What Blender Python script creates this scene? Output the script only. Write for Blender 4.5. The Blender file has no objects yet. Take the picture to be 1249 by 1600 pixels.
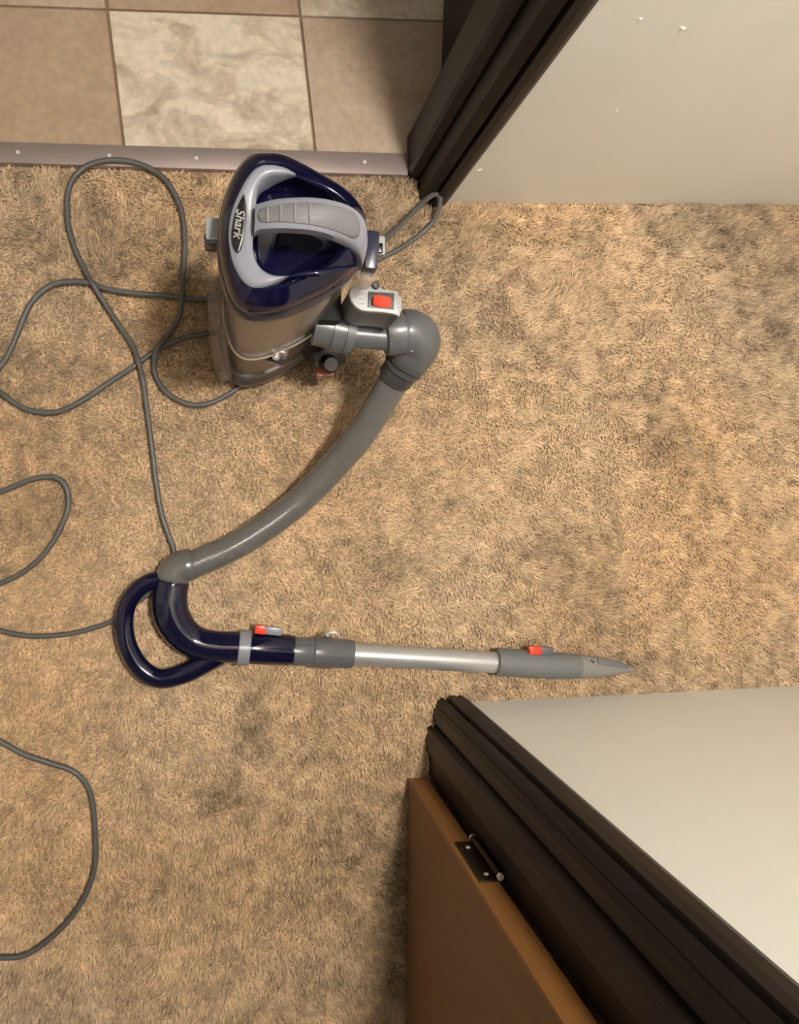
import bpy, bmesh, math, random
import numpy as np
from mathutils import Vector, Matrix, noise as mnoise

random.seed(7)
rng = np.random.default_rng(7)
S = bpy.context.scene
COL = S.collection

# ------------------------------------------------------------------ camera
W_PX, H_PX, F_PX, CAM_H = 1249.0, 1600.0, 1150.0, 1.15
NADIR = (357.0, 771.0)
_d = Vector((NADIR[0]-W_PX/2, H_PX/2-NADIR[1], -F_PX)).normalized()
_z = -_d
_x = Vector((1, 0, 0)); _x = (_x - _z*_x.dot(_z)).normalized()
_y = _z.cross(_x)
ROT = Matrix((_x, _y, _z))                      # camera axes -> world axes
CAM_POS = Vector((0, 0, CAM_H))
cam_data = bpy.data.cameras.new('camera')
cam = bpy.data.objects.new('camera', cam_data); COL.objects.link(cam)
cam.matrix_world = Matrix.Translation(CAM_POS) @ ROT.to_4x4()
cam_data.sensor_fit = 'HORIZONTAL'; cam_data.sensor_width = 36.0
cam_data.lens = F_PX*36.0/W_PX
cam_data.clip_start = 0.02
S.camera = cam

def P(px, py, z=0.0):
    """photo pixel + height above the carpet -> world point"""
    d = ROT @ Vector((px-W_PX/2, H_PX/2-py, -F_PX))
    t = (z-CAM_H)/d.z
    return CAM_POS + d*t

# ------------------------------------------------------------------ world, exposure
w = bpy.data.worlds.new('world'); S.world = w; w.use_nodes = True
w.node_tree.nodes['Background'].inputs[0].default_value = (1.0, 0.86, 0.68, 1)
w.node_tree.nodes['Background'].inputs[1].default_value = 0.25
S.view_settings.view_transform = 'Standard'; S.view_settings.look = 'None'
S.view_settings.exposure = 0.0; S.view_settings.gamma = 1.0
S.view_settings.use_curve_mapping = False
LAMP_POS = Vector((0.42, 0.20, 2.2))
LAMP_STRENGTH = 520.0

# ------------------------------------------------------------------ materials
MATS = {}
def mat(name, color, rough=0.5, metal=0.0, coat=0.0, noise=0.0, nscale=40, bump=0.0, bscale=200, spec=0.5, trans=0.0, alpha=1.0, emit=None, estr=0, dark=None):
    if name in MATS: return MATS[name]
    m = bpy.data.materials.new(name); m.use_nodes = True
    nt = m.node_tree; b = nt.nodes['Principled BSDF']
    b.inputs['Base Color'].default_value = (*color, 1)
    b.inputs['Roughness'].default_value = rough
    b.inputs['Metallic'].default_value = metal
    b.inputs['Coat Weight'].default_value = coat
    b.inputs['Coat Roughness'].default_value = 0.06
    b.inputs['Specular IOR Level'].default_value = spec
    b.inputs['Transmission Weight'].default_value = trans
    b.inputs['Alpha'].default_value = alpha
    if emit:
        b.inputs['Emission Color'].default_value = (*emit, 1)
        b.inputs['Emission Strength'].default_value = estr
    tc = nt.nodes.new('ShaderNodeTexCoord')
    if noise > 0:
        n = nt.nodes.new('ShaderNodeTexNoise'); n.inputs['Scale'].default_value = nscale
        n.inputs['Detail'].default_value = 6
        nt.links.new(tc.outputs['Object'], n.inputs['Vector'])
        mx = nt.nodes.new('ShaderNodeMix'); mx.data_type = 'RGBA'
        dk = dark if dark else tuple(c*(1-noise) for c in color)
        mx.inputs[6].default_value = (*dk, 1)
        mx.inputs[7].default_value = (*[min(1, c*(1+noise*0.5)) for c in color], 1)
        nt.links.new(n.outputs['Fac'], mx.inputs[0]); nt.links.new(mx.outputs[2], b.inputs['Base Color'])
    if bump > 0:
        n2 = nt.nodes.new('ShaderNodeTexNoise'); n2.inputs['Scale'].default_value = bscale
        n2.inputs['Detail'].default_value = 4
        nt.links.new(tc.outputs['Object'], n2.inputs['Vector'])
        bp = nt.nodes.new('ShaderNodeBump'); bp.inputs['Strength'].default_value = bump
        bp.inputs['Distance'].default_value = 0.002
        nt.links.new(n2.outputs['Fac'], bp.inputs['Height']); nt.links.new(bp.outputs['Normal'], b.inputs['Normal'])
    MATS[name] = m
    return m

def wood(name, c1, c2, scale=(3, 3, 0.25), rough=0.4, coat=0.0, dens=14.0):
    m = bpy.data.materials.new(name); m.use_nodes = True
    nt = m.node_tree; b = nt.nodes['Principled BSDF']
    b.inputs['Roughness'].default_value = rough; b.inputs['Coat Weight'].default_value = coat
    tc = nt.nodes.new('ShaderNodeTexCoord'); mp = nt.nodes.new('ShaderNodeMapping')
    mp.inputs['Scale'].default_value = scale
    n = nt.nodes.new('ShaderNodeTexNoise'); n.inputs['Scale'].default_value = dens; n.inputs['Detail'].default_value = 8
    n.inputs['Distortion'].default_value = 0.6
    cr = nt.nodes.new('ShaderNodeValToRGB')
    cr.color_ramp.elements[0].position = 0.3; cr.color_ramp.elements[0].color = (*c1, 1)
    cr.color_ramp.elements[1].position = 0.75; cr.color_ramp.elements[1].color = (*c2, 1)
    nt.links.new(tc.outputs['Object'], mp.inputs[0]); nt.links.new(mp.outputs[0], n.inputs['Vector'])
    nt.links.new(n.outputs['Fac'], cr.inputs[0]); nt.links.new(cr.outputs[0], b.inputs['Base Color'])
    bp = nt.nodes.new('ShaderNodeBump'); bp.inputs['Strength'].default_value = 0.12; bp.inputs['Distance'].default_value = 0.001
    nt.links.new(n.outputs['Fac'], bp.inputs['Height']); nt.links.new(bp.outputs['Normal'], b.inputs['Normal'])
    return m

def tile_mat(name, base, vein, lo, hi, seed, scale=7.0):
    m = bpy.data.materials.new(name); m.use_nodes = True
    nt = m.node_tree; b = nt.nodes['Principled BSDF']
    b.inputs['Roughness'].default_value = 0.45
    tc = nt.nodes.new('ShaderNodeTexCoord'); mp = nt.nodes.new('ShaderNodeMapping')
    mp.inputs['Location'].default_value = (seed*3.1, seed*1.7, 0); mp.inputs['Rotation'].default_value = (0, 0, 0.35)
    mp.inputs['Scale'].default_value = (0.8, 1.25, 1)
    n = nt.nodes.new('ShaderNodeTexNoise'); n.inputs['Scale'].default_value = scale; n.inputs['Detail'].default_value = 7
    n.inputs['Roughness'].default_value = 0.68; n.inputs['Distortion'].default_value = 0.7
    cr = nt.nodes.new('ShaderNodeValToRGB')
    cr.color_ramp.elements[0].position = lo; cr.color_ramp.elements[0].color = (*vein, 1)
    cr.color_ramp.elements[1].position = hi; cr.color_ramp.elements[1].color = (*base, 1)
    n2 = nt.nodes.new('ShaderNodeTexNoise'); n2.inputs['Scale'].default_value = 90; n2.inputs['Detail'].default_value = 3
    mx = nt.nodes.new('ShaderNodeMix'); mx.data_type = 'RGBA'; mx.blend_type = 'MULTIPLY'; mx.inputs[0].default_value = 0.35
    nt.links.new(tc.outputs['Object'], mp.inputs[0]); nt.links.new(mp.outputs[0], n.inputs['Vector'])
    nt.links.new(tc.outputs['Object'], n2.inputs['Vector'])
    nt.links.new(n.outputs['Fac'], cr.inputs[0]); nt.links.new(cr.outputs[0], mx.inputs[6])
    nt.links.new(n2.outputs['Fac'], mx.inputs[7]); nt.links.new(mx.outputs[2], b.inputs['Base Color'])
    return m

M_WALL = mat('cream_paint', (0.80, 0.785, 0.735), 0.6, noise=0.05, nscale=6, bump=0.12, bscale=260)
M_CEIL = mat('ceiling_paint', (0.82, 0.80, 0.75), 0.8)
M_TRIM = wood('dark_stained_wood', (0.005, 0.0036, 0.0036), (0.011, 0.0082, 0.0082), rough=0.42)
M_DOOR = wood('brown_door_veneer', (0.175, 0.083, 0.031), (0.22, 0.105, 0.040), rough=0.55, dens=30)
M_EDGE = wood('orange_door_edge', (0.24, 0.105, 0.028), (0.30, 0.135, 0.037), rough=0.5)
M_TRIM.node_tree.nodes['Principled BSDF'].inputs['Specular IOR Level'].default_value = 0.25
M_BRONZE = mat('dark_bronze', (0.035, 0.026, 0.018), 0.38, metal=0.8)
M_STEEL = mat('bright_steel', (0.85, 0.82, 0.78), 0.45, metal=0.5)
M_STRIP = mat('threshold_metal', (0.36, 0.29, 0.27), 0.42, metal=0.55, noise=0.12, nscale=25)
M_GROUT = mat('grout', (0.24, 0.16, 0.10), 0.9)
M_CARPETBASE = mat('carpet_backing', (0.34, 0.24, 0.15), 0.95)
M_NAVY = mat('navy_gloss_plastic', (0.004, 0.004, 0.022), 0.09, coat=0.0)
M_NAVYRIM = mat('navy_rim_plastic', (0.024, 0.026, 0.046), 0.2)
M_LGREY = mat('light_grey_plastic', (0.235, 0.245, 0.285), 0.3)
M_INLAY = mat('grip_rubber_grey', (0.155, 0.152, 0.158), 0.55)
M_RIB = mat('grip_rib_grey', (0.23, 0.225, 0.23), 0.5)
M_GREY = mat('mid_grey_plastic', (0.105, 0.110, 0.117), 0.3)
M_HOSE = mat('hose_grey', (0.118, 0.117, 0.112), 0.22, coat=0.5)
M_DGREY = mat('dark_grey_plastic', (0.050, 0.052, 0.055), 0.35)
M_PLATE = mat('switch_plate_grey', (0.33, 0.345, 0.35), 0.4)
M_BLACK = mat('black_plastic', (0.006, 0.006, 0.006), 0.25)
M_RED = mat('red_plastic', (0.80, 0.045, 0.015), 0.3)
M_DRED = mat('dull_red_plastic', (0.23, 0.045, 0.022), 0.35)
M_ALU = mat('silver_tube', (0.47, 0.47, 0.475), 0.30, metal=0.5)
M_NOZ = mat('nozzle_grey', (0.135, 0.140, 0.142), 0.45)
M_NOZTIP = mat('nozzle_frosted', (0.215, 0.20, 0.195), 0.5)
M_CORD = mat('cord_grey', (0.095, 0.093, 0.088), 0.45)
M_CHROME = mat('chrome', (0.62, 0.62, 0.62), 0.2, metal=0.5)
M_UNDER = mat('dark_olive_plastic', (0.085, 0.07, 0.045), 0.4)
M_SPINE = mat('matt_black_plastic', (0.012, 0.012, 0.013), 0.7, spec=0.2)
M_SEAM = mat('white_seam', (0.72, 0.69, 0.63), 0.25)
M_FILTER = mat('taupe_filter', (0.58, 0.50, 0.43), 0.7, noise=0.12, nscale=20)
M_LAMP = mat('lit_lamp_glass', (0.9, 0.85, 0.75), 0.4, emit=(1.0, 0.94, 0.86), estr=LAMP_STRENGTH)
M_CHIP = mat('bare_plaster', (0.85, 0.80, 0.70), 0.8)

def clear_plastic(name, tint, fac):
    m = bpy.data.materials.new(name); m.use_nodes = True
    nt = m.node_tree; b = nt.nodes['Principled BSDF']
    b.inputs['Base Color'].default_value = (*tint, 1); b.inputs['Roughness'].default_value = 0.12
    tr = nt.nodes.new('ShaderNodeBsdfTransparent'); tr.inputs[0].default_value = (0.9, 0.86, 0.82, 1)
    mx = nt.nodes.new('ShaderNodeMixShader'); mx.inputs[0].default_value = fac
    out = nt.nodes['Material Output']
    nt.links.new(tr.outputs[0], mx.inputs[1]); nt.links.new(b.outputs[0], mx.inputs[2]); nt.links.new(mx.outputs[0], out.inputs[0])
    return m
M_CUP = clear_plastic('clear_cup_plastic', (0.46, 0.40, 0.36), 0.36)
M_CLEAR = clear_plastic('clear_rib_plastic', (0.46, 0.40, 0.39), 0.24)

# ------------------------------------------------------------------ mesh helpers
def link(name, me, material, parent=None, smooth=True):
    o = bpy.data.objects.new(name, me); COL.objects.link(o)
    if material: me.materials.append(material)
    if smooth:
        me.polygons.foreach_set('use_smooth', [True]*len(me.polygons))
        try: me.set_sharp_from_angle(angle=math.radians(38))
        except Exception: pass
    if parent: o.parent = parent
    return o
def from_bm(name, bm, material, parent=None, smooth=True):
    bmesh.ops.recalc_face_normals(bm, faces=bm.faces)
    me = bpy.data.meshes.new(name); bm.to_mesh(me); bm.free()
    return link(name, me, material, parent, smooth)
def struct(o): o['kind'] = 'structure'; return o

def prism(name, pts, z0, z1, material, parent=None, bevel=0.0, smooth=True, segs=2, top=None):
    """extrude a closed outline of 2D points from z0 to z1 (vertical); bevel the upper rim"""
    bm = bmesh.new()
    a = [bm.verts.new((p[0], p[1], z0)) for p in pts]
    b = [bm.verts.new((p[0], p[1], z1)) for p in (top if top else pts)]
    n = len(pts)
    bm.faces.new(a[::-1]); bm.faces.new(b)
    for i in range(n): bm.faces.new((a[i], a[(i+1) % n], b[(i+1) % n], b[i]))
    bmesh.ops.recalc_face_normals(bm, faces=bm.faces)
    if bevel > 0:
        es = [e for e in bm.edges if all(abs(v.co.z-z1) < 1e-6 for v in e.verts)]
        bmesh.ops.bevel(bm, geom=es, offset=bevel, segments=segs, affect='EDGES', profile=0.6)
    return from_bm(name, bm, material, parent, smooth)

def boxm(name, size, loc, material, parent=None, bevel=0.0, rot=None):
    bm = bmesh.new(); bmesh.ops.create_cube(bm, size=1.0)
    bmesh.ops.scale(bm, vec=size, verts=bm.verts)
    if bevel > 0: bmesh.ops.bevel(bm, geom=bm.edges[:], offset=bevel, segments=2, affect='EDGES', profile=0.6)
    if rot is not None: bmesh.ops.rotate(bm, cent=(0, 0, 0), matrix=rot, verts=bm.verts)
    bmesh.ops.translate(bm, vec=loc, verts=bm.verts)
    return from_bm(name, bm, material, parent)

def catmull(pts, n, closed=False):
    pts = [Vector(p) for p in pts]; out = []
    m = len(pts)
    segs = m if closed else m-1
    for i in range(segs):
        if closed: p0, p1, p2, p3 = pts[i-1], pts[i], pts[(i+1) % m], pts[(i+2) % m]
        else: p0, p1, p2, p3 = pts[max(i-1, 0)], pts[i], pts[i+1], pts[min(i+2, m-1)]
        for k in range(n):
            t = k/n
            out.append(0.5*((2*p1)+(p2-p0)*t+(2*p0-5*p1+4*p2-p3)*t*t+(3*p1-p0-3*p2+p3)*t**3))
    if not closed: out.append(pts[-1])
    return out
def resample(pts, n):
    L = [0.0]
    for a, b in zip(pts, pts[1:]): L.append(L[-1]+(b-a).length)
    out = []; j = 0
    for k in range(n):
        s = L[-1]*k/(n-1)
        while j < len(L)-2 and L[j+1] < s: j += 1
        t = (s-L[j])/max(L[j+1]-L[j], 1e-9)
        out.append(pts[j].lerp(pts[j+1], min(max(t, 0), 1)))
    return out

def tube(name, path, radii, material, parent=None, sides=20, cap=True, flat=1.0, up=Vector((0, 0, 1))):
    """sweep a circle (flattened by flat along its up axis) along path"""
    n = len(path)
    if not hasattr(radii, '__len__'): radii = [radii]*n
    bm = bmesh.new(); rings = []
    T = [(path[min(i+1, n-1)]-path[max(i-1, 0)]).normalized() for i in range(n)]
    u = up if abs(T[0].dot(up)) < 0.95 else Vector((1, 0, 0))
    side = T[0].cross(u).normalized()
    for i in range(n):
        side = (side - T[i]*side.dot(T[i])).normalized()
        nrm = side.cross(T[i]).normalized()
        r = radii[i]
        rings.append([bm.verts.new(path[i]+side*(math.cos(2*math.pi*k/sides)*r)+nrm*(math.sin(2*math.pi*k/sides)*r*flat)) for k in range(sides)])
    for a, b in zip(rings, rings[1:]):
        for k in range(sides): bm.faces.new((a[k], a[(k+1) % sides], b[(k+1) % sides], b[k]))
    if cap: bm.faces.new(rings[0][::-1]); bm.faces.new(rings[-1])
    return from_bm(name, bm, material, parent)
def stepped(a, b, prof):
    """path and radii of a turned piece from a to b, prof = (fraction, radius)"""
    return [a.lerp(b, t) for t, r in prof], [r for t, r in prof]

def ribbon(name, A, B, material, parent, bulge=0.002, thick=0.008, m=6, taper=False):
    """solid band between the 3D curves A and B with a bulged upper side"""
    bm = bmesh.new(); rows = []
    N = len(A)
    for i_, (a, b) in enumerate(zip(A, B)):
        row = []; th = thick if not taper else max(0.0015, thick*min(1, 6*min(i_, N-1-i_)/N))
        for k in range(m+1):
            s = k/m; p = a.lerp(b, s); p = p+Vector((0, 0, bulge*(1-(2*s-1)**4)))
            row.append(bm.verts.new(p))
        row.append(bm.verts.new(b-Vector((0, 0, th)))); row.append(bm.verts.new(a-Vector((0, 0, th))))
        rows.append(row)
    c = m+3
    for r, q in zip(rows, rows[1:]):
        for k in range(c): bm.faces.new((r[k], r[(k+1) % c], q[(k+1) % c], q[k]))
    bm.faces.new(rows[0][::-1]); bm.faces.new(rows[-1])
    return from_bm(name, bm, material, parent)

def loft(name, rings, material, parent=None, cap0=True, cap1=True):
    bm = bmesh.new(); R = [[bm.verts.new(p) for p in r] for r in rings]
    n = len(R[0])
    for a, b in zip(R, R[1:]):
        for k in range(n): bm.faces.new((a[k], a[(k+1) % n], b[(k+1) % n], b[k]))
    if cap0: bm.faces.new(R[0][::-1])
    if cap1: bm.faces.new(R[-1])
    return from_bm(name, bm, material, parent)

def cylinder(name, c, axis, r, depth, material, parent=None, sides=20, bevel=0.0):
    ax = Vector(axis).normalized(); a = Vector(c)-ax*depth/2; b = Vector(c)+ax*depth/2
    e = bevel/depth if depth else 0
    p, rr = stepped(a, b, [(0, r-bevel), (e, r), (1-e, r), (1, r-bevel)] if bevel else [(0, r), (1, r)])
    return tube(name, p, rr, material, parent, sides=sides)

# ------------------------------------------------------------------ the setting
CEIL = 2.28; DOORH = 2.03
UA, UB = P(701, 313), P(1249, 318)          # upper wall foot
LA, LB = P(735, 1099), P(1249, 1073)        # lower wall foot
def along(a, b, x): return a + (b-a)*((x-a.x)/(b.x-a.x))
XR, XL = 2.6, -1.7
def wall_seg(name, a, b, thick, side, z0, z1, m=M_WALL):
    n = Vector((-(b-a).y, (b-a).x)).normalized()*thick*side
    return struct(prism(name, [(a.x, a.y), (b.x, b.y), (b.x+n.x, b.y+n.y), (a.x+n.x, a.y+n.y)], z0, z1, m, smooth=False))
WT = 0.115
u_end = along(UA, UB, XR); l_end = along(LA, LB, XR)
u0 = along(UA, UB, UA.x-0.012); l0 = along(LA, LB, LA.x-0.012)
wall_u = wall_seg('wall_upper', u0, u_end, WT, 1, -0.012, CEIL)
wall_l = wall_seg('wall_lower', l0, l_end, WT, -1, -0.012, CEIL)
uy, ly = P(300, 300).y, P(300, 1104).y
UJ, LJ = P(636, 250).x, P(681, 1120).x      # jamb faces
OPEN = 0.80
for nm, xx, y, sd in (('wall_upper_header', UJ, uy, 1), ('wall_lower_header', LJ, ly, -1)):
    wall_seg(nm, Vector((xx-OPEN, y, 0)), Vector((xx+0.03, y, 0)), WT, sd, DOORH, CEIL)
    wall_seg(nm.replace('header', 'side'), Vector((XL, y, 0)), Vector((xx-OPEN, y, 0)), WT, sd, -0.012, CEIL)
YT, YB = uy+2.0, ly-2.2
for nm, a, b in (('wall_tile_room', (XL, YT), (XR, YT)), ('wall_back_room', (XL, YB), (XR, YB)),
                 ('wall_hall_left', (XL, YB), (XL, YT)), ('wall_hall_right', (XR, YB), (XR, YT))):
    sd = {'wall_tile_room': 1, 'wall_back_room': -1, 'wall_hall_left': 1, 'wall_hall_right': -1}[nm]
    wall_seg(nm, Vector(a), Vector(b), 0.1, sd, -0.012, CEIL)
struct(prism('ceiling', [(XL-.1, YB-.1), (XR+.1, YB-.1), (XR+.1, YT+.1), (XL-.1, YT+.1)], CEIL, CEIL+0.05, M_CEIL, smooth=False))

# carpet backing and tile bed
strip_tl, strip_tr, strip_br, strip_bl = P(-330, 213), P(637, 241), P(637, 275), P(-330, 245)
y_edge = lambda x: strip_bl.y + (strip_br.y-strip_bl.y)*(x-strip_bl.x)/(strip_br.x-strip_bl.x)
carpet_floor = struct(prism('floor', [(XL, YB), (XR, YB), (XR, uy+0.05), (UJ+0.01, uy+.05), (UJ+0.01, y_edge(UJ)+.012), (XL, y_edge(XL)+.012)], -0.05, -0.011, M_CARPETBASE, smooth=False))
tile_floor = struct(prism('floor_tile_bed', [(XL, y_edge(XL)+.013), (UJ+0.01, y_edge(UJ)+.013), (UJ+0.01, uy+.051), (XR, uy+.051), (XR, YT), (XL, YT)], -0.05, -0.0075, M_GROUT, smooth=False))
# vinyl tiles, each its own piece
tx, ty = (P(470, 120)-P(168, 115)), (P(165, 12)-P(171, 224))
TS = tx.length; ex = tx.normalized(); ey = Vector((-ex.y, ex.x, 0))
corner = P(167, 13)
TM = [tile_mat('tile_cream_marbled', (0.86, 0.75, 0.58), (0.42, 0.31, 0.21), 0.33, 0.56, 1, 15),
      tile_mat('tile_tan', (0.57, 0.42, 0.29), (0.45, 0.31, 0.20), 0.3, 0.7, 2, 5),
      tile_mat('tile_pinkish', (0.62, 0.49, 0.37), (0.50, 0.37, 0.26), 0.35, 0.65, 3, 6)]
g = 0.0022
tile_me = []
for k in range(3):
    bm = bmesh.new(); bmesh.ops.create_cube(bm, size=1.0)
    bmesh.ops.scale(bm, vec=(TS-2*g, TS-2*g, 0.005), verts=bm.verts)
    bmesh.ops.bevel(bm, geom=[e for e in bm.edges if all(v.co.z > 0 for v in e.verts)], offset=0.0012, segments=1, affect='EDGES')
    me = bpy.data.meshes.new('tile'); bm.to_mesh(me); bm.free(); me.materials.append(TM[k]); tile_me.append(me)
pick = {(0, -1): 0, (-1, -1): 1, (1, -1): 2, (0, 0): 1, (1, 0): 0, (-1, 0): 2}
for j in range(-1, 6):
    for i in range(-5, 8):
        c = corner+ex*(i+.5)*TS+ey*(j+.5)*TS
        if not (XL+.16 < c.x < XR-.16 and c.y < YT-.16): continue
        if j == -1 and c.x > UJ+0.2: continue
        k = pick.get((i, j), random.randrange(3))
        if j == -1:                                  # row cut along the threshold strip
            mid_y = (strip_tl+(strip_tr-strip_tl)*((c.x-strip_tl.x)/(strip_tr.x-strip_tl.x))).y-0.004
            dep = (c.y+TS/2-mid_y)
            bm = bmesh.new(); bmesh.ops.create_cube(bm, size=1.0)
            bmesh.ops.scale(bm, vec=(TS-2*g, dep-g, 0.005), verts=bm.verts)
            bmesh.ops.translate(bm, vec=(0, TS/2-g-(dep-g)/2, 0), verts=bm.verts)
            me = bpy.data.meshes.new('tile'); bm.to_mesh(me); bm.free(); me.materials.append(TM[k])
        else: me = tile_me[k]
        o = bpy.data.objects.new('tile', me); COL.objects.link(o)
        o.location = (c.x, c.y, -0.0050); o.rotation_euler.z = math.atan2(ex.y, ex.x); o.parent = tile_floor
# metal threshold strip with screws
def strip_pts():
    return [(v.x, v.y) for v in (strip_bl, strip_br, strip_tr, strip_tl)]
strip = struct(prism('trim_1', strip_pts(), -0.008, 0.0030, M_STRIP, bevel=0.0012))
strip['label'] = 'flat metal threshold strip between tile and carpet'
for px, py in ((-110, 233), (28, 238), (171, 243), (307, 247), (443, 250), (570, 253)):
    p = P(px, py, 0.003)
    cylinder('screw', (p.x, p.y, 0.0032), (0, 0, 1), 0.0028, 0.0022, M_STEEL, strip, 12, 0.0008)

# dark wood trim: door jambs, stops and casing, traced at the floor and carried up
def trim(name, px, m=M_TRIM, z1=DOORH):
    return struct(prism(name, [(P(*p).x, P(*p).y) for p in px], -0.010, z1, m, smooth=False))
trim('trim_2', [(637, 214), (637, 268), (641, 275), (652, 279), (668, 281), (668, 214)])                       # upper jamb
trim('trim_3', [(655, 282), (657, 307), (661, 313), (669, 318), (672, 311), (675, 320), (684, 322), (692, 321), (699, 316), (703, 311), (703, 282)])  # upper casing
trim('trim_4', [(683, 1103), (679, 1112), (679, 1129), (685, 1133), (670, 1139), (667, 1150), (667, 1172), (671, 1178), (672, 1213), (716, 1215), (716, 1103)])  # lower jamb + stop
trim('trim_5', [(738, 1101), (733, 1094), (724, 1089), (712, 1088), (702, 1089), (698, 1099), (694, 1091.5), (688, 1096), (683, 1102), (738, 1102.5)])    # lower casing

# brown door standing open into the lower room, hinged on the lower jamb
dA, dB = P(640, 1218, 0.012), P(668, 1217, 0.012)
dDir = (P(635, 1600, 0.012)-dA).normalized()
def door(name, a, b, d, length, m_face, m_edge, z0=0.010):
    root = bpy.data.objects.new(name, None); COL.objects.link(root); struct(root)
    e = 0.006
    q = lambda v: (v.x, v.y)
    prism('door_panel', [q(a+d*e), q(b+d*e), q(b+d*length), q(a+d*length)], z0, z0+2.0, m_face, root, smooth=False)
    prism('door_edge', [q(a), q(b), q(b+d*e), q(a+d*e)], z0, z0+2.0, m_edge, root, smooth=False)
    return root
door1 = door('door_1', dA, dB, dDir, 0.74, M_DOOR, M_EDGE)
door1['label'] = 'brown wooden door standing open with orange edge and bronze hinge'
# hinge on the door edge
hx = (dB-dA).normalized(); hz0, hz1 = 0.235, 0.335
def hinge(zc):
    mid = dA.lerp(dB, 0.60); out = -dDir
    c = Vector((mid.x, mid.y, zc))+out*0.0008
    rot = Matrix((hx, out, Vector((0, 0, 1)))).transposed()
    h = boxm('hinge', ((dB-dA).length*0.80, 0.003, hz1-hz0), c, M_BRONZE, door1, 0.0006, rot)
    for k, t in ((0, -.033), (1, 0.002), (0, .036)):
        sc = c+out*0.0016+Vector((0, 0, t))-hx*(0.004 if k else -0.001)
        cylinder('screw', sc, out, 0.0030, 0.0016, M_STEEL if not k else M_BRONZE, h, 12, 0.0004)
    kc = Vector((dB.x, dB.y, zc))+out*0.006+hx*0.0015
    cylinder('knuckle', kc, (0, 0, 1), 0.0042, hz1-hz0, M_BRONZE, h, 12)
    for s in (-1, 1):
        cylinder('pin_cap', kc+Vector((0, 0, s*(hz1-hz0)/2+s*0.001)), (0, 0, 1), 0.0046, 0.004, M_STEEL, h, 12, 0.0008)
hinge((hz0+hz1)/2); hinge(1.75)
# dark door open inside the tiled room
eA, eB = P(688, 150, 0.02), P(716, 150, 0.02)
door2 = door('door_2', eA, eB, Vector((0.035, 1, 0)).normalized(), 0.74, M_TRIM, M_TRIM, 0.022)
door2['label'] = 'dark stained door standing open in the tiled room'

# chips in the wall paint
def chip(p, n, L, h, ang, wall):
    t = Vector((n.y, -n.x, 0)).normalized(); bm = bmesh.new()
    r = [0.4, 0.9, 1.0, .7, .35, .6, .95, .8]
    a = [bm.verts.new(p+n*0.0002+(t*math.cos(k*math.pi/4+0)*L*r[k]+Vector((0, 0, 1))*math.sin(k*math.pi/4)*h*r[(k+3) % 8]+Vector((0, 0, 1))*math.cos(k*math.pi/4)*L*ang*r[k])) for k in range(8)]
    c = bm.verts.new(p+n*0.0022)
    for k in range(8): bm.faces.new((a[k], a[(k+1) % 8], c))
    from_bm('paint_chip', bm, M_CHIP, wall)
un = Vector(((UB-UA).y, -(UB-UA).x, 0)).normalized()
def wall_hit(px, py):
    o = CAM_POS; d = ROT @ Vector((px-W_PX/2, H_PX/2-py, -F_PX))
    t = (UA-o).dot(un)/d.dot(un); return o+d*t
chip(wall_hit(1068, 43), un, 0.008, 0.0025, 0.25, wall_u)
chip(wall_hit(750, 265), un, 0.008, 0.003, -0.35, wall_u)
chip(wall_hit(1002, 28), un, 0.004, 0.0015, 0.1, wall_u)
chip(wall_hit(964, 172), un, 0.002, 0.0015, 0.1, wall_u)

# hall ceiling lamp: gives the light of the place
lamp = bpy.data.objects.new('ceiling_lamp', None); COL.objects.link(lamp); lamp.location = (LAMP_POS.x, LAMP_POS.y, CEIL)
lamp['label'] = 'round frosted glass ceiling lamp lit on the hall ceiling'; lamp['category'] = 'lamp'
cylinder('lamp_base', (0, 0, -0.012), (0, 0, 1), 0.075, 0.024, M_LGREY, lamp, 32, 0.003)
prof = [(0.0, 0.058), (0.12, 0.075), (0.4, 0.082), (0.7, 0.066), (0.9, 0.038), (1.0, 0.006)]
p_, r_ = stepped(Vector((0, 0, -0.024)), Vector((0, 0, -0.095)), prof)
tube('lamp_shade', p_, r_, M_LAMP, lamp, 32)

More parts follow.
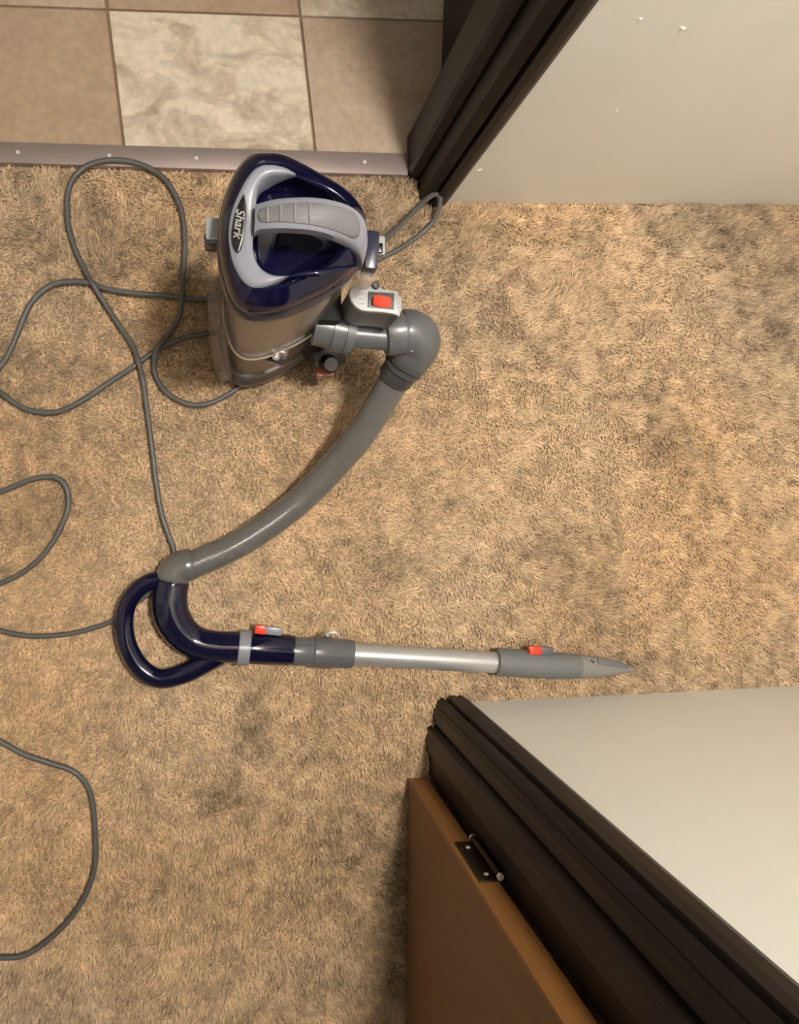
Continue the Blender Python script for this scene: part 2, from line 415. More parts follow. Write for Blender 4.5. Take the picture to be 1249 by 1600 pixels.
# ------------------------------------------------------------------ carpet pile
def vnoise(x, y, scale, seed):
    r = np.random.default_rng(seed); N = 256; G = r.random((N, N))
    u, v = x/scale+50.3, y/scale+37.7
    i, j = np.floor(u).astype(int), np.floor(v).astype(int); a, b = u-i, v-j
    a = a*a*(3-2*a); b = b*b*(3-2*b)
    g00, g10, g01, g11 = G[i % N, j % N], G[(i+1) % N, j % N], G[i % N, (j+1) % N], G[(i+1) % N, (j+1) % N]
    return (g00*(1-a)+g10*a)*(1-b)+(g01*(1-a)+g11*a)*b
def carpet():
    sp = 0.0031
    xs = np.arange(-0.75, 1.35, sp); ys = np.arange(-1.25, 0.62, sp)
    X, Y = np.meshgrid(xs, ys); X = X.ravel()+rng.uniform(-.5, .5, X.size)*sp; Y = Y.ravel()+rng.uniform(-.5, .5, Y.size)*sp
    yu = UA.y+(UB.y-UA.y)*(X-UA.x)/(UB.x-UA.x); yl = LA.y+(LB.y-LA.y)*(X-LA.x)/(LB.x-LA.x)
    xc0, xc1 = P(656, 300).x, P(683, 1110).x
    ye = strip_bl.y+(strip_br.y-strip_bl.y)*(X-strip_bl.x)/(strip_br.x-strip_bl.x)
    cas = P(680, 322).y; casl = P(700, 1088).y
    keep = np.where(X < xc0, Y < ye-0.001, np.where(X < UA.x+.005, Y < cas, Y < yu-0.002))
    keep &= np.where(X > LA.x+.005, Y > yl+0.002, np.where(X > xc1, Y > casl, True)) | (Y < P(700, 1222).y)
    X, Y = X[keep], Y[keep]; n = X.size
    # nap: the lean of the pile changes from patch to patch
    f1 = vnoise(X, Y, 0.16, 1); f2 = vnoise(X, Y, 0.055, 2); f3 = vnoise(X, Y, 0.016, 3); f4 = vnoise(X, Y, 0.35, 4); f5 = vnoise(X, Y, 0.0075, 5); f6 = vnoise(X, Y, 0.030, 6)
    ang = 2*np.pi*(0.6*f1+0.5*f2+0.5*f3)+rng.normal(0, 1.0, n)
    lean = 0.003+0.006*rng.random(n)
    hgt = 0.0085+0.004*rng.random(n)+0.004*(f2-.5)+0.003*(f3-.5)+0.003*(f5-.5)
    rad = 0.0019+0.0009*rng.random(n)
    a0 = rng.uniform(0, 2*np.pi, n)
    V = np.empty((n, 4, 3), np.float32)
    for k in range(3):
        V[:, k, 0] = X+rad*np.cos(a0+k*2.0944); V[:, k, 1] = Y+rad*np.sin(a0+k*2.0944); V[:, k, 2] = -0.0112
    V[:, 3, 0] = X+lean*np.cos(ang); V[:, 3, 1] = Y+lean*np.sin(ang); V[:, 3, 2] = -0.011+hgt
    base = np.arange(n)[:, None]*4
    F = np.concatenate([base+np.array([[0, 1, 3]]), base+np.array([[1, 2, 3]]), base+np.array([[2, 0, 3]])], axis=1).reshape(-1)
    me = bpy.data.meshes.new('carpet_pile')
    me.vertices.add(n*4); me.vertices.foreach_set('co', V.ravel())
    me.loops.add(n*9); me.loops.foreach_set('vertex_index', F.astype(np.int32))
    me.polygons.add(n*3); me.polygons.foreach_set('loop_start', np.arange(0, n*9, 9//3, dtype=np.int32))
    me.update(calc_edges=True)
    # yarn colour: tan, with worn and soiled patches, plus cast shadows painted at the left
    soil_shade = np.clip((0.55*f4+0.3*f1+0.25*f2)-0.42, 0, 1)*1.1
    for px, py, rx, ry, a_, k in ((1055, 690, 55, 95, .3, .30), (1000, 640, 45, 45, 0, .12), (230, 385, 85, 55, .2, .22), (75, 590, 80, 50, 0, .20), (50, 840, 75, 75, 0, .24), (395, 1130, 34, 80, -.35, .24), (345, 1240, 30, 70, -.4, .18), (1130, 1040, 190, 26, -.05, .22), (1225, 520, 45, 40, 0, .20), (1235, 660, 30, 50, 0, .16), (560, 890, 70, 35, 0, .16), (770, 500, 50, 80, 0, .12), (850, 545, 60, 40, 0, .12), (300, 300, 60, 35, 0, .16), (140, 1180, 120, 50, .3, .10), (600, 1100, 110, 40, 0, .16), (1120, 370, 150, 30, 0, .16), (880, 860, 100, 30, .1, .14), (690, 900, 80, 30, -.2, .1)):  # left-edge blob and lower-left streak are cast shadows put into the yarn colour
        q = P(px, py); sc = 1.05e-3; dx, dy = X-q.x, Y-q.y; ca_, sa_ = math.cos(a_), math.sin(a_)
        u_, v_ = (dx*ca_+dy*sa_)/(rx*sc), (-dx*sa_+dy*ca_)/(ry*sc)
        soil_shade = soil_shade + k*np.exp(-np.clip((u_**2+v_**2)*(0.6+0.9*f3), 0, 40)**1.5)*(0.55+0.9*f2)
    t = 0.86+0.42*rng.random(n)**1.3-0.82*soil_shade+0.30*(f3-.5)+0.34*(f5-.5)+0.25*(f6-.5)
    hue = vnoise(X, Y, 0.22, 9)-.5
    C = np.empty((n, 4, 4), np.float32)
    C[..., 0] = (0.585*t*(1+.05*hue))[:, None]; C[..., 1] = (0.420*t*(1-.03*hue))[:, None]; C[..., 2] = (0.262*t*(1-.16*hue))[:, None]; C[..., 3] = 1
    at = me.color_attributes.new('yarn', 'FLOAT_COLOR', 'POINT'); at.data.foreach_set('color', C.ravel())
    m = bpy.data.materials.new('carpet_yarn'); m.use_nodes = True; nt = m.node_tree; b = nt.nodes['Principled BSDF']
    b.inputs['Roughness'].default_value = 0.9; b.inputs['Specular IOR Level'].default_value = 0.15
    b.inputs['Sheen Weight'].default_value = 0.15
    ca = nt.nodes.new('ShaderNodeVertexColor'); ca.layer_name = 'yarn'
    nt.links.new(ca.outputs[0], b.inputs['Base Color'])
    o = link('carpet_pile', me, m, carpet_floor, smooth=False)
    o['kind'] = 'stuff'; o['label'] = 'tan cut pile carpet with brown worn patches and painted shadows'
carpet()

# ------------------------------------------------------------------ vacuum cleaner
VAC = bpy.data.objects.new('vacuum_cleaner', None); COL.objects.link(VAC)
VAC['label'] = 'navy and grey canister vacuum cleaner with hose, wand and grey cord on carpet'
VAC['category'] = 'vacuum cleaner'
c1 = lambda x, y: (300+x/3.1225, 230+y/3.1225)        # crop pixel -> photo pixel
c2 = lambda x, y: (330+x/4.626, 240+y/4.626)
c3 = lambda x, y: (450+x/4.626, 400+y/4.626)
cg = lambda x, y: (160+x/2.8386, 840+y/2.8386)
ct = lambda x, y: (760+x/4.804, 980+y/4.804)
RIMZ = 0.44
rim_px = [(320, 850), (250, 835), (190, 780), (150, 680), (125, 560), (122, 450), (135, 330), (165, 220), (210, 130), (270, 70), (340, 58),
          (430, 68), (520, 110), (620, 165), (720, 225), (790, 285), (840, 370), (852, 470), (835, 560), (795, 620), (735, 680), (640, 742), (520, 798), (420, 835)]
rim = catmull([P(*c1(*p), RIMZ) for p in rim_px], 4, closed=True)
cen = P(*c1(470, 470), RIMZ)
def proj(p):
    q = ROT.transposed() @ (p-CAM_POS); return W_PX/2-q.x/q.z*F_PX, H_PX/2+q.y/q.z*F_PX
class Surf:
    """height of a band's upper side at a photo pixel"""
    def __init__(self, A, B, bulge, m=14):
        L = []
        for a, b in zip(A, B):
            for k in range(m+1):
                t = k/m; L.append(a.lerp(b, t)+Vector((0, 0, bulge*(1-(2*t-1)**4))))
        self.q = np.array([(*proj(p), p.z) for p in L])
    def __call__(self, px, py, lift=0.0):
        d = (self.q[:, 0]-px)**2+(self.q[:, 1]-py)**2; i = np.argsort(d)[:6]; w = 1/(d[i]+.5)
        return P(px, py, float((self.q[i, 2]*w).sum()/w.sum())+lift)
def ring(s, z, dx=0.0, dy=0.0): return [Vector((cen.x+dx+(p.x-cen.x)*s, cen.y+dy+(p.y-cen.y)*s, z)) for p in rim]
RPOL = sorted((math.atan2(p.y-cen.y, p.x-cen.x), (p-cen).length) for p in rim)
RA = np.array([a for a, r in RPOL]); RR = np.array([r for a, r in RPOL])
DPROF = [(0.0, 0.475), (0.3, 0.475), (0.5, 0.480), (0.62, 0.484), (0.75, 0.484), (0.86, 0.477), (0.94, 0.466), (0.985, 0.455), (1.0, 0.444), (1.3, 0.42)]
def dome(x, y):
    a = math.atan2(y-cen.y, x-cen.x); R = float(np.interp(a, RA, RR, period=2*math.pi))
    s = math.hypot(x-cen.x, y-cen.y)/R
    return float(np.interp(s, [p[0] for p in DPROF], [p[1] for p in DPROF]))
def on_dome(px, py, lift=0.0):
    z = 0.48
    for _ in range(12):
        p = P(px, py, z); z = 0.5*z+0.5*(dome(p.x, p.y)+lift)
    return P(px, py, z)

BX, BY = 0.0, 0.0
# base tray with feet
tray = loft('base_tray', [ring(0.93, 0.014), ring(1.02, 0.018), ring(1.045, 0.026), ring(1.045, 0.038), ring(1.02, 0.047), ring(0.99, 0.050), ring(0.985, 0.060), ring(0.955, 0.064)], M_NAVYRIM, VAC)
loft('base_gasket', [ring(0.955, 0.063), ring(0.968, 0.066), ring(0.968, 0.074), ring(0.945, 0.078)], M_GREY, VAC)
for a in (0.3, 2.2, 4.0, 5.2):
    R = float(np.interp(((a+math.pi) % (2*math.pi))-math.pi, RA, RR, period=2*math.pi))*0.72
    cylinder('rubber_foot', (cen.x+R*math.cos(a), cen.y+R*math.sin(a), 0.0075), (0, 0, 1), 0.012, 0.015, M_BLACK, tray, 16, 0.002)
# dust cup: clear walls, taupe core, bright seam
cup = loft('dust_cup', [ring(0.925, 0.062), ring(0.93, 0.15), ring(0.935, 0.30), ring(0.94, 0.425)], M_CUP, VAC, cap0=True, cap1=True)
loft('cup_floor', [ring(0.90, 0.205), ring(0.90, 0.214)], M_LGREY, cup)
loft('seam_bead', [ring(0.932, 0.205), ring(0.950, 0.208), ring(0.950, 0.213), ring(0.932, 0.216)], M_SEAM, cup, cap0=False, cap1=False)
loft('filter_core', [ring(0.84, 0.215), ring(0.84, 0.42)], M_FILTER, cup)
loft('cup_bottom', [ring(0.88, 0.066), ring(0.88, 0.19), ring(0.80, 0.20)], M_UNDER, cup)
# front latch on the seam
lp = P(434, 549, 0.215)
n_front = Vector((-0.28, -1, 0)).normalized()
rotf = Matrix(((n_front.cross(Vector((0, 0, 1)))), -n_front, Vector((0, 0, 1)))).transposed()
boxm('cup_latch', (0.026, 0.012, 0.030), lp, M_CLEAR, VAC, 0.003, rotf)
cylinder('latch_button', lp+n_front*0.004-Vector((0, 0, 0.028)), n_front, 0.012, 0.014, M_NAVYRIM, VAC, 20, 0.002)
cylinder('latch_boss', lp+n_front*0.005-Vector((0, 0, 0.006)), n_front, 0.005, 0.010, M_CHROME, VAC, 16, 0.002)
# clear side rib on the left of the cup
ribp = [P(331, 440, 0.36), P(327, 470, 0.325), P(328, 500, 0.27), P(331, 540, 0.19), P(336, 570, 0.115), P(341, 586, 0.06)]
ribp = [p+Vector((0.010, 0, 0)) for p in ribp]
tube('clear_rib', resample(catmull(ribp, 6), 24), [0.009]+[0.012]*22+[0.009], M_CLEAR, VAC, 14)
for (px, py) in ((335, 438), (335, 446)):
    p = P(px, py, 0.372); boxm('rib_cap', (0.016, 0.004, 0.010), p, M_CLEAR, VAC, 0.001)
# cord hook at the left of the lid
p = P(333, 362, 0.405); boxm('cord_hook', (0.014, 0.022, 0.018), p, M_PLATE, VAC, 0.003)
p = P(333, 380, 0.40); boxm('hook_prong', (0.016, 0.010, 0.026), p, M_NAVYRIM, VAC, 0.002)
p = P(333, 392, 0.385); boxm('hook_tip', (0.010, 0.010, 0.012), p, M_CLEAR, VAC, 0.002)

# lid
lid = loft('lid', [ring(0.90, 0.418), ring(0.985, 0.424), ring(1.0, 0.432), ring(1.0, 0.440), ring(0.985, 0.447), ring(0.965, 0.449)], M_NAVYRIM, VAC, cap1=False)
dome_o = loft('lid_dome', [ring(s, z) for s, z in ((0.968, 0.447), (0.962, 0.456), (0.94, 0.466), (0.86, 0.477), (0.75, 0.484), (0.70, 0.482), (0.66, 0.476), (0.60, 0.463), (0.52, 0.453), (0.40, 0.447), (0.2, 0.444), (0.08, 0.444))], M_NAVY, VAC, cap0=False)
# C-shaped grey trim
tr_out = [(612, 155), (540, 105), (440, 82), (340, 95), (265, 170), (200, 290), (150, 420), (130, 540), (130, 640), (150, 760), (190, 860), (240, 930), (300, 965), (380, 960), (450, 940), (520, 910), (562, 886)]
tr_in = [(606, 164), (540, 157), (460, 155), (400, 172), (350, 222), (330, 300), (323, 370), (318, 460), (310, 560), (300, 640), (305, 720), (330, 790), (370, 840), (430, 872), (490, 886), (535, 888), (560, 888)]
oc = resample(catmull([Vector((*c2(*p), 0)) for p in tr_out], 6), 46)
ic = resample(catmull([Vector((*c2(*p), 0)) for p in tr_in], 6), 46)
A = [on_dome(p.x, p.y, 0.003) for p in oc]; B = [on_dome(p.x, p.y, 0.005) for p in ic]
ribbon('lid_trim', A, B, M_LGREY, VAC, 0.003, 0.030, 8, taper=True); TRIM = Surf(A, B, 0.003)
for nm, path in (('lid_crease', [(548, 890), (600, 880), (660, 872), (740, 866), (830, 858), (920, 842), (1000, 822), (1070, 805)]), ('lid_crease', [(600, 160), (680, 182), (760, 212), (840, 250), (910, 292), (975, 345)])):
    cr_ = resample(catmull([Vector((*c2(*q), 0)) for q in path], 6), 30)
    tube(nm, [on_dome(p.x, p.y, 0.0005) for p in cr_], [.0008+.0030*math.sin(math.pi*i/29) for i in range(30)], M_NAVY, dome_o, 12)
# carry handle bridging to the right tip
h_up = [(322, 368), (400, 345), (500, 325), (620, 318), (760, 320), (880, 340), (980, 370), (1060, 420), (1110, 490), (1130, 580), (1130, 670), (1112, 760), (1088, 822)]
h_lo = [(312, 572), (345, 550), (440, 540), (560, 540), (700, 550), (800, 568), (880, 595), (950, 625), (1010, 662), (1050, 705), (1072, 745), (1080, 785), (1082, 815)]
hu = resample(catmull([Vector((*c2(*p), 0)) for p in h_up], 6), 40); hl = resample(catmull([Vector((*c2(*p), 0)) for p in h_lo], 6), 40)
def harch(t): return 0.489+0.034*math.sin(math.pi*min(t*0.95+0.05, 1))**0.8-0.022*t
HA = [P(p.x, p.y, harch(i/39)) for i, p in enumerate(hu)]; HB = [P(p.x, p.y, harch(i/39)) for i, p in enumerate(hl)]
handle = ribbon('carry_handle', HA, HB, M_LGREY, VAC, 0.0035, 0.012, 10); HAND = Surf(HA, HB, 0.0035)
gi_up = [(338, 430), (352, 400), (400, 383), (500, 364), (620, 352), (720, 350), (850, 365), (960, 390), (1035, 428), (1068, 480), (1080, 545), (1074, 585)]
gi_lo = [(338, 452), (352, 488), (400, 497), (490, 492), (600, 500), (720, 512), (830, 535), (900, 558), (960, 582), (1000, 600), (1030, 612), (1066, 600)]
gu = resample(catmull([Vector((*c2(*p), 0)) for p in gi_up], 6), 36); gl = resample(catmull([Vector((*c2(*p), 0)) for p in gi_lo], 6), 36)
GA = [HAND(p.x, p.y, 0.0012) for p in gu]; GB = [HAND(p.x, p.y, 0.0012) for p in gl]
ribbon('grip_inlay', GA, GB, M_INLAY, handle, 0.0018, 0.003, 6)
for cx, y0, y1 in ((410, 388, 490), (508, 370, 488), (610, 358, 496), (716, 356, 504)):
    q0, q1 = c2(cx, y0), c2(cx, y1)
    tube('grip_rib', [HAND(q0[0]+(q1[0]-q0[0])*t-.5*math.sin(math.pi*t), q0[1]+(q1[1]-q0[1])*t, 0.0012+.0016*(1-(2*t-1)**4)) for t in [k/8 for k in range(9)]], 0.0011, M_RIB, handle, 8)
# badge
bl = [(236, 293), (205, 350), (175, 430), (158, 510), (150, 580), (155, 650), (172, 695), (190, 715)]
br = [(238, 297), (250, 350), (255, 430), (252, 510), (242, 590), (228, 655), (210, 700), (192, 716)]
bL = resample(catmull([Vector((*c2(*p), 0)) for p in bl], 6), 28); bR = resample(catmull([Vector((*c2(*p), 0)) for p in br], 6), 28)
_q = [TRIM(p.x, p.y) for p in bL+bR]
_c = np.linalg.lstsq(np.array([(1, p.x, p.y) for p in _q]), np.array([p.z for p in _q]), rcond=None)[0]
def flat(px, py, lift):
    z = 0.48
    for _ in range(8): p = P(px, py, z); z = float(_c[0]+_c[1]*p.x+_c[2]*p.y)+lift
    return P(px, py, z)
badge = ribbon('badge', [flat(p.x, p.y, 0.003) for p in bL], [flat(p.x, p.y, 0.003) for p in bR], M_BLACK, VAC, 0.0012, 0.005, 6)
def text(s, o, ux, uy, size, material, parent, name='lettering', shear=0.25, ext=0.0004):
    cu = bpy.data.curves.new('t', 'FONT'); cu.body = s; cu.size = 1.0; cu.align_x = 'CENTER'; cu.align_y = 'CENTER'; cu.shear = shear; cu.extrude = ext/size; cu.resolution_u = 3
    cu.offset = 0.012
    t = bpy.data.objects.new('t', cu); COL.objects.link(t)
    me = bpy.data.meshes.new_from_object(t.evaluated_get(bpy.context.evaluated_depsgraph_get()))
    bpy.data.objects.remove(t)
    ux = ux.normalized(); uz = ux.cross(uy).normalized(); uy = uz.cross(ux)
    Mx = Matrix.Translation(o) @ Matrix((ux, uy, uz)).transposed().to_4x4() @ Matrix.Scale(size, 4)
    me.transform(Mx)
    return link(name, me, material, parent, smooth=False)
bt, bb = c2(222, 350), c2(188, 660); bm_ = c2(202, 505)
o0 = flat(*bm_, 0.0046)
text('Shark', o0, P(*bb, o0.z)-P(*bt, o0.z), Vector((1, 0.05, float(_c[1]))), 0.0112, M_CHROME, badge)

# rear tower behind the lid tip: navy block, clear bulb, cord clip
towc = P(578, 397, 0.41)
boxm('rear_block', (0.013, 0.038, 0.030), towc, M_NAVYRIM, VAC, 0.002, Matrix.Rotation(-0.06, 3, 'Z'))
cylinder('clear_plug', P(570, 430, 0.395), (0, 0, 1), 0.012, 0.03, M_CLEAR, VAC, 16, 0.003)
p = P(592, 386, 0.36); boxm('cord_clip', (0.012, 0.020, 0.014), p, M_PLATE, VAC, 0.002)
p = P(594, 388, 0.369); boxm('clip_slot', (0.006, 0.010, 0.006), p, M_BLACK, VAC, 0.001)
# spine column carrying tower, switch and inlet down the right side of the cup
sp0 = P(560, 455, 0.36)
boxm('spine', (0.030, 0.055, 0.26), Vector((sp0.x-0.022, sp0.y+0.01, 0.16)), M_SPINE, VAC, 0.006)

# switch housing
PZ0, PZ1 = 0.275, 0.345
plate_px = [(445, 285), (447, 250), (462, 222), (490, 207), (560, 209), (590, 203), (620, 193), (650, 205), (672, 232), (700, 242), (795, 254), (801, 294), (825, 299), (826, 385), (805, 440), (785, 425), (740, 414), (660, 404), (580, 399), (530, 392), (490, 368), (460, 330)]
plate = [P(*c3(*q), PZ1) for q in plate_px]
housing = prism('switch_housing', [(p.x, p.y) for p in plate], PZ0, PZ1-0.006, M_GREY, VAC, 0.0)
tp = prism('switch_plate', [(p.x, p.y) for p in plate], PZ1-0.006, PZ1, M_PLATE, VAC, 0.0015)
bez = [P(*c3(*q), PZ1+.0015) for q in ((583, 256), (772, 268), (768, 385), (578, 369))]
prism('switch_bezel', [(p.x, p.y) for p in bez], PZ1-0.002, PZ1+0.0015, M_DGREY, tp, 0.0008)
q = [P(*c3(*a), PZ1+.006) for a in ((612, 352), (616, 292), (668, 280), (750, 296), (748, 366), (668, 368))]
zs = [0.011, 0.011, 0.006, 0.004, 0.004, 0.006]
bm = bmesh.new()
lo = [bm.verts.new((p.x, p.y, PZ1)) for p in q]; hi = [bm.verts.new((p.x, p.y, PZ1+z)) for p, z in zip(q, zs)]
bm.faces.new(lo[::-1]); bm.faces.new((hi[0], hi[1], hi[2], hi[5])); bm.faces.new((hi[5], hi[2], hi[3], hi[4]))
for i in range(6): bm.faces.new((lo[i], lo[(i+1) % 6], hi[(i+1) % 6], hi[i]))
bmesh.ops.bevel(bm, geom=bm.edges[:], offset=0.0007, segments=1, affect='EDGES')
from_bm('rocker_switch', bm, M_RED, tp)
cylinder('screw_boss', P(*c3(634, 212), PZ1+.001), (0, 0, 1), 0.0045, 0.004, M_BLACK, tp, 16, 0.001)
# embossed lettering lines on the plate
for k in range(4):
    a, b = P(*c3(512+k % 2*6, 240+k*34), PZ1), P(*c3(560-k % 2*8, 242+k*34), PZ1)
    tube('embossed_mark', [a, b], 0.0007, M_PLATE, tp, 6)

# inlet pipe, elbow and hose
ZI = 0.245
a, b = P(492, 508, ZI), P(553, 522, ZI)
p_, r_ = stepped(a, b, [(0, .024), (.45, .024), (.46, .0265), (.72, .0265), (.73, .0255), (.78, .0255), (.79, .027), (1.0, .026)])
tube('inlet_collar', p_, r_, M_GREY, VAC, 28)
a, b = P(548, 522, ZI), P(606, 527, ZI)
tube('inlet_pipe', [a, b], 0.0165, M_GREY, VAC, 24)
e0, e1 = P(600, 522, ZI), P(630, 518, ZI)
p_, r_ = stepped(e0, e1, [(0, .020), (.02, .026), (.3, .0285), (.95, .0285), (1, .027)])
tube('elbow_collar', p_, r_, M_GREY, VAC, 32)
elb = [P(629, 519, ZI), P(642, 520, ZI), P(652, 526, ZI-.003), P(654, 536, ZI-.012), P(648, 548, ZI-.022), P(641, 558, ZI-.032)]
ec = resample(catmull(elb, 6), 20)
tube('hose_elbow', ec, [.0275]+[.0285]*17+[.0275, .027], M_GREY, VAC, 32)
c0, cE = P(642, 556, ZI-.032), P(617, 592, ZI-.062)
p_, r_ = stepped(c0, cE, [(0, .0255), (.16, .0270), (.2, .0278), (.24, .0270), (.26, .0250), (.38, .0250), (.40, .0268), (.45, .0275), (.49, .0265), (.51, .0245), (.9, .0245), (1, .023)])
tube('hose_collar', p_, r_, M_DGREY, VAC, 32)
cylinder('elbow_screw', P(644, 546, ZI+.012), (-.3, -.5, 1), 0.003, 0.005, M_CHROME, VAC, 12, .001)
hz = [(619, 590, .185), (598, 625, .160), (566, 676, .125), (528, 722, .092), (487, 765, .066), (447, 800, .048), (405, 830, .036), (360, 857, .031), (312, 878, .030), (300, 883, .030)]
hp = resample(catmull([P(*q) for q in hz], 40), 960)
tube('hose', hp, [0.0207+0.00020*math.sin(2*math.pi*i/6) for i in range(960)], M_HOSE, VAC, 28)
# grey swivel elbow to the hand grip
gz_ = 0.030
ge = [P(*cg(405, 115), gz_), P(*cg(380, 122), gz_), P(*cg(345, 135), gz_), P(*cg(322, 158), gz_), P(*cg(314, 190), gz_)]
tube('grip_elbow', resample(catmull(ge, 6), 18), [.0235]*3+[.0245]*13+[.024, .0235], M_HOSE, VAC, 28)
gp = [(318, 180), (303, 235), (299, 290), (308, 345), (338, 402), (385, 447), (445, 474), (520, 485), (606, 487)]
gr = resample(catmull([P(*cg(*q), gz_) for q in gp], 8), 40)
grip = tube('hand_grip', gr, [.0215]+[.0235+.0022*math.sin(math.pi*min(1, i/24)) for i in range(1, 40)], M_NAVY, VAC, 28)
lpx = [(262, 182), (215, 192), (160, 228), (112, 296), (97, 385), (112, 478), (155, 560), (205, 606), (255, 625), (315, 618), (380, 596), (445, 562), (520, 520)]
lr = resample(catmull([P(*cg(*q), gz_) for q in lpx], 8), 60)
tube('grip_loop', lr, [.0115+.0042*(i/59) for i in range(60)], M_NAVY, grip, 22)
def seg(name, x0, y0, x1, y1, prof, m, parent=VAC, z0=gz_, z1=gz_, conv=cg, sides=28):
    p, r = stepped(P(*conv(x0, y0), z0), P(*conv(x1, y1), z1), prof)
    return tube(name, p, r, m, parent, sides)
seg('grip_collar', 603, 487, 655, 490, [(0, .0255), (.06, .0265), (.94, .0265), (1, .0255)], M_LGREY)
seg('grip_neck', 653, 490, 848, 500, [(0, .0235), (.9, .0235), (.92, .0225), (1, .0225)], M_NAVY)
seg('wand_coupling', 842, 503, 936, 508, [(0, .0195), (.03, .0215), (.12, .0215), (.96, .0215), (1, .0205)], M_GREY)
seg('wand_collar', 930, 507, 1112, 517, [(0, .0205), (.05, .0238), (.48, .0240), (.52, .0222), (.95, .0222), (1, .0205)], M_GREY)
for yy in (470, 535):
    seg('coupling_ridge', 868, yy, 934, yy+2, [(0, .0012), (1, .0012)], M_GREY, z0=gz_+.0185, z1=gz_+.0185, sides=8)
wz = 0.026
a, b = P(*cg(1105, 517), wz+.002), P(773, 1035, wz)
tube('wand_tube', [a, b], .0175, M_ALU, VAC, 32)
# release latches
def latch(px, py, px2, py2, z, nm, long):
    a, b = P(px, py, z), P(px2, py2, z); d = (b-a).normalized(); rot = Matrix.Rotation(math.atan2(d.y, d.x), 3, 'Z')
    mid = a.lerp(b, .5)
    l = boxm(nm, ((b-a).length, .012, .010), mid, M_LGREY if nm == 'grip_latch' else M_GREY, VAC, .002, rot)
    boxm('red_button', (long, .013, .013), a-d*long*.42+Vector((0, 0, .001)), M_RED, l, .002, rot)
    return l
latch(414, 984, 440, 987, 0.036, 'grip_latch', 0.016)
latch(842, 1016, 864, 1017, 0.036, 'nozzle_latch', 0.020)
# little clip and wire on the collar
tube('collar_clip', resample(catmull([P(508, 992, .045), P(514, 989, .050), P(521, 988, .052), P(528, 991, .049), P(530, 997, .042)], 5), 16), .0018, M_STEEL, VAC, 8)
cylinder('collar_pin', P(511, 992, .043), (0, .3, 1), .0045, .012, M_GREY, VAC, 14, .001)
# crevice nozzle
noz = [(66, 257, .0215, .0215), (74, 258, .0225, .0225), (200, 267, .0225, .0225), (400, 282, .0222, .0222), (560, 290, .0220, .0220), (690, 296, .0200, .0195)]
tip = [(690, 296, .0200, .0195), (830, 301, .0178, .0150), (960, 303, .0138, .0105), (1050, 310, .0080, .0070), (1110, 318, .0022, .0035)]
def nozzle(name, prof, m, parent):
    rings = []
    for x, y, rw, rh in prof:
        c = P(*ct(x, y), 0.006+rh); d = (P(*ct(1110, 318), .02)-P(*ct(66, 257), .02)).normalized(); sd = Vector((-d.y, d.x, 0)).normalized()
        rings.append([c+sd*(math.cos(t)*rw)+Vector((0, 0, math.sin(t)*rh)) for t in [2*math.pi*k/28 for k in range(28)]])
    return loft(name, rings, m, parent)
nz = nozzle('crevice_nozzle', noz, M_NOZ, VAC)
nt_ = nozzle('nozzle_tip', tip, M_NOZTIP, VAC)
slot = [P(*ct(*q), .030) for q in ((835, 236), (900, 238), (985, 252), (1060, 278), (1108, 312), (1000, 308), (900, 298))]
# slanted suction opening, a thin lip lying on the upper flank of the tip
sl = []
for k, (x, y) in enumerate(((838, 240), (920, 246), (1000, 262), (1060, 284), (1105, 314))):
    sl.append(P(*ct(x, y), (.034, .028, .0225, .018, .0105)[k]))
sl2 = [P(*ct(x, y), z) for x, y, z in ((850, 282, .0375), (920, 296, .033), (1000, 305, .0275), (1060, 312, .0215), (1106, 317, .0115))]
ribbon('suction_slot', resample(catmull(sl, 5), 16), resample(catmull(sl2, 5), 16), M_NOZ, nt_, .0004, .003, 4)
p = P(*ct(797, 262), .036); boxm('tip_hole', (.008, .004, .002), p, M_BLACK, nt_, .0006, Matrix.Rotation(-.5, 3, 'Z'))
p = P(*ct(118, 338), .026); boxm('nozzle_mark', (.010, .003, .002), p, M_LGREY, nz, .0006)

# lower bracket with knob and dull red pedal
p = P(512, 556, 0.10); boxm('pedal_bracket', (.046, .050, .05), Vector((p.x, p.y+.012, .072)), M_DGREY, VAC, .004, Matrix.Rotation(0.25, 3, 'Z'))
p = P(515, 568, 0.115); cylinder('knob', p, (.1, -.3, 1), .0125, .022, M_BLACK, VAC, 24, .003)
p = P(507, 582, 0.085); boxm('pedal', (.026, .014, .016), p, M_DRED, VAC, .002, Matrix.Rotation(0.12, 3, 'Z'))

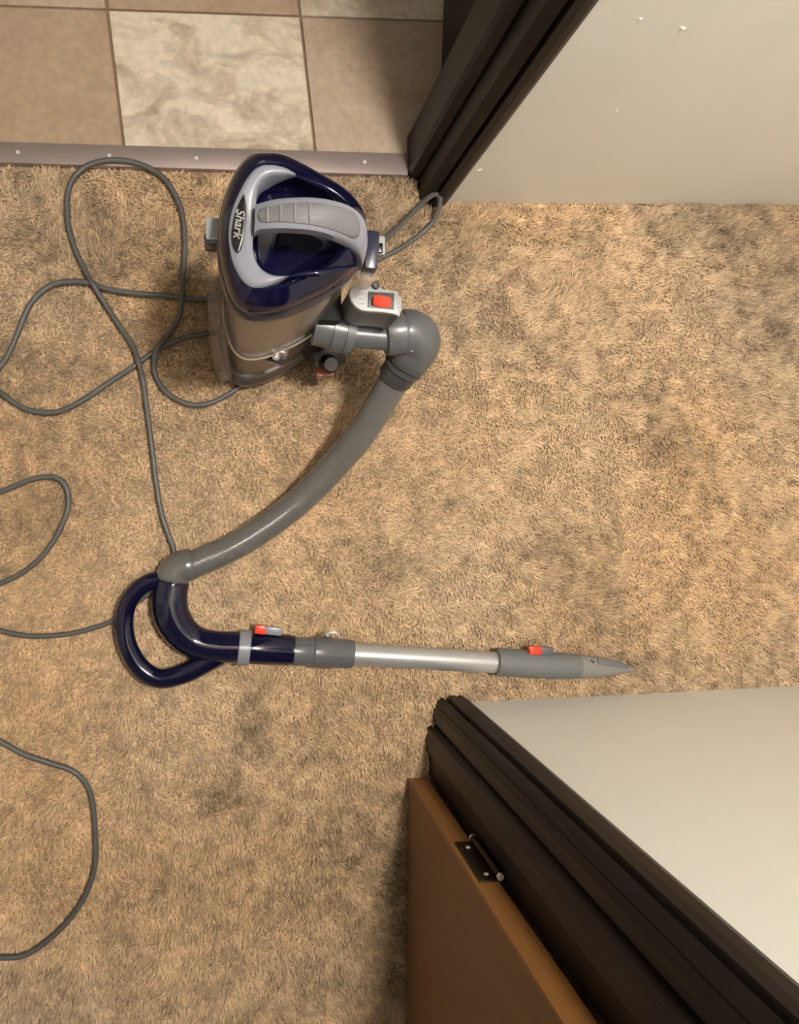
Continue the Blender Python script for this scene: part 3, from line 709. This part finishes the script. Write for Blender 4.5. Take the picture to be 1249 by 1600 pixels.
# power cord: one long run over the carpet
CZ = 0.0045
cord = [(560, 400, .10), (578, 392, .10), (600, 375, .09), (625, 353, .075), (655, 322, .055), (674, 306, .042), (684, 304, .036), (688, 315, .028), (681, 340, .014), (662, 362, CZ), (630, 385, CZ), (597, 402, CZ), (545, 418, CZ), (450, 425, CZ), (370, 446, CZ), (322, 467, CZ),
        (285, 465, CZ), (245, 461, CZ), (200, 457, CZ), (165, 451, CZ), (140, 442, CZ), (115, 440, CZ), (85, 444, CZ), (60, 460, CZ), (42, 485, CZ), (28, 520, CZ), (12, 555, CZ), (-6, 582, CZ), (-12, 598, CZ), (0, 612, CZ),
        (30, 634, CZ), (62, 644, CZ), (95, 642, CZ), (130, 625, CZ), (170, 598, CZ), (210, 572, CZ), (245, 547, CZ), (285, 529, CZ), (325, 521, CZ), (358, 520, CZ), (395, 545, CZ), (392, 585, CZ), (372, 606, CZ),
        (350, 620, CZ), (328, 630, CZ), (303, 633, CZ), (278, 625, CZ), (255, 607, CZ), (242, 582, CZ), (242, 555, .012), (250, 538, .012), (270, 515, CZ), (281, 490, CZ), (284, 465, .012), (286, 430, CZ), (289, 380, CZ), (286, 340, CZ), (276, 308, CZ), (258, 280, .006), (232, 262, .007), (200, 252, .008), (165, 251, .008), (133, 261, .007), (112, 283, .006), (105, 312, CZ), (107, 350, CZ), (116, 385, CZ), (132, 420, CZ), (145, 443, .012), (162, 471, CZ), (185, 506, CZ), (208, 541, .006), (217, 568, .013), (223, 592, CZ), (230, 640, CZ), (237, 695, CZ), (243, 745, CZ), (252, 800, CZ), (263, 835, CZ), (272, 862, CZ),
        (268, 895, CZ), (248, 918, CZ), (218, 938, CZ), (180, 967, CZ), (150, 980, CZ), (110, 990, CZ), (60, 994, CZ), (20, 990, CZ), (-20, 978, CZ), (-60, 955, CZ), (-45, 930, CZ), (0, 912, CZ),
        (35, 895, CZ), (65, 870, CZ), (88, 838, CZ), (104, 803, CZ), (107, 775, CZ), (98, 753, CZ), (78, 745, CZ), (50, 749, CZ), (20, 761, CZ), (-25, 783, CZ), (-110, 850, CZ), (-140, 980, CZ), (-80, 1110, CZ), (-25, 1145, CZ), (8, 1163, CZ),
        (40, 1180, CZ), (80, 1193, CZ), (112, 1204, CZ), (133, 1223, CZ), (144, 1250, CZ), (148, 1290, CZ), (150, 1330, CZ), (146, 1365, CZ), (132, 1402, CZ), (108, 1437, CZ), (78, 1467, CZ), (45, 1490, CZ), (15, 1496, CZ), (-30, 1490, CZ), (-120, 1450, CZ), (-200, 1420, CZ)]
cp = catmull([P(*q) for q in cord], 6)
tube('power_cord', cp, 0.0040, M_CORD, VAC, 10)
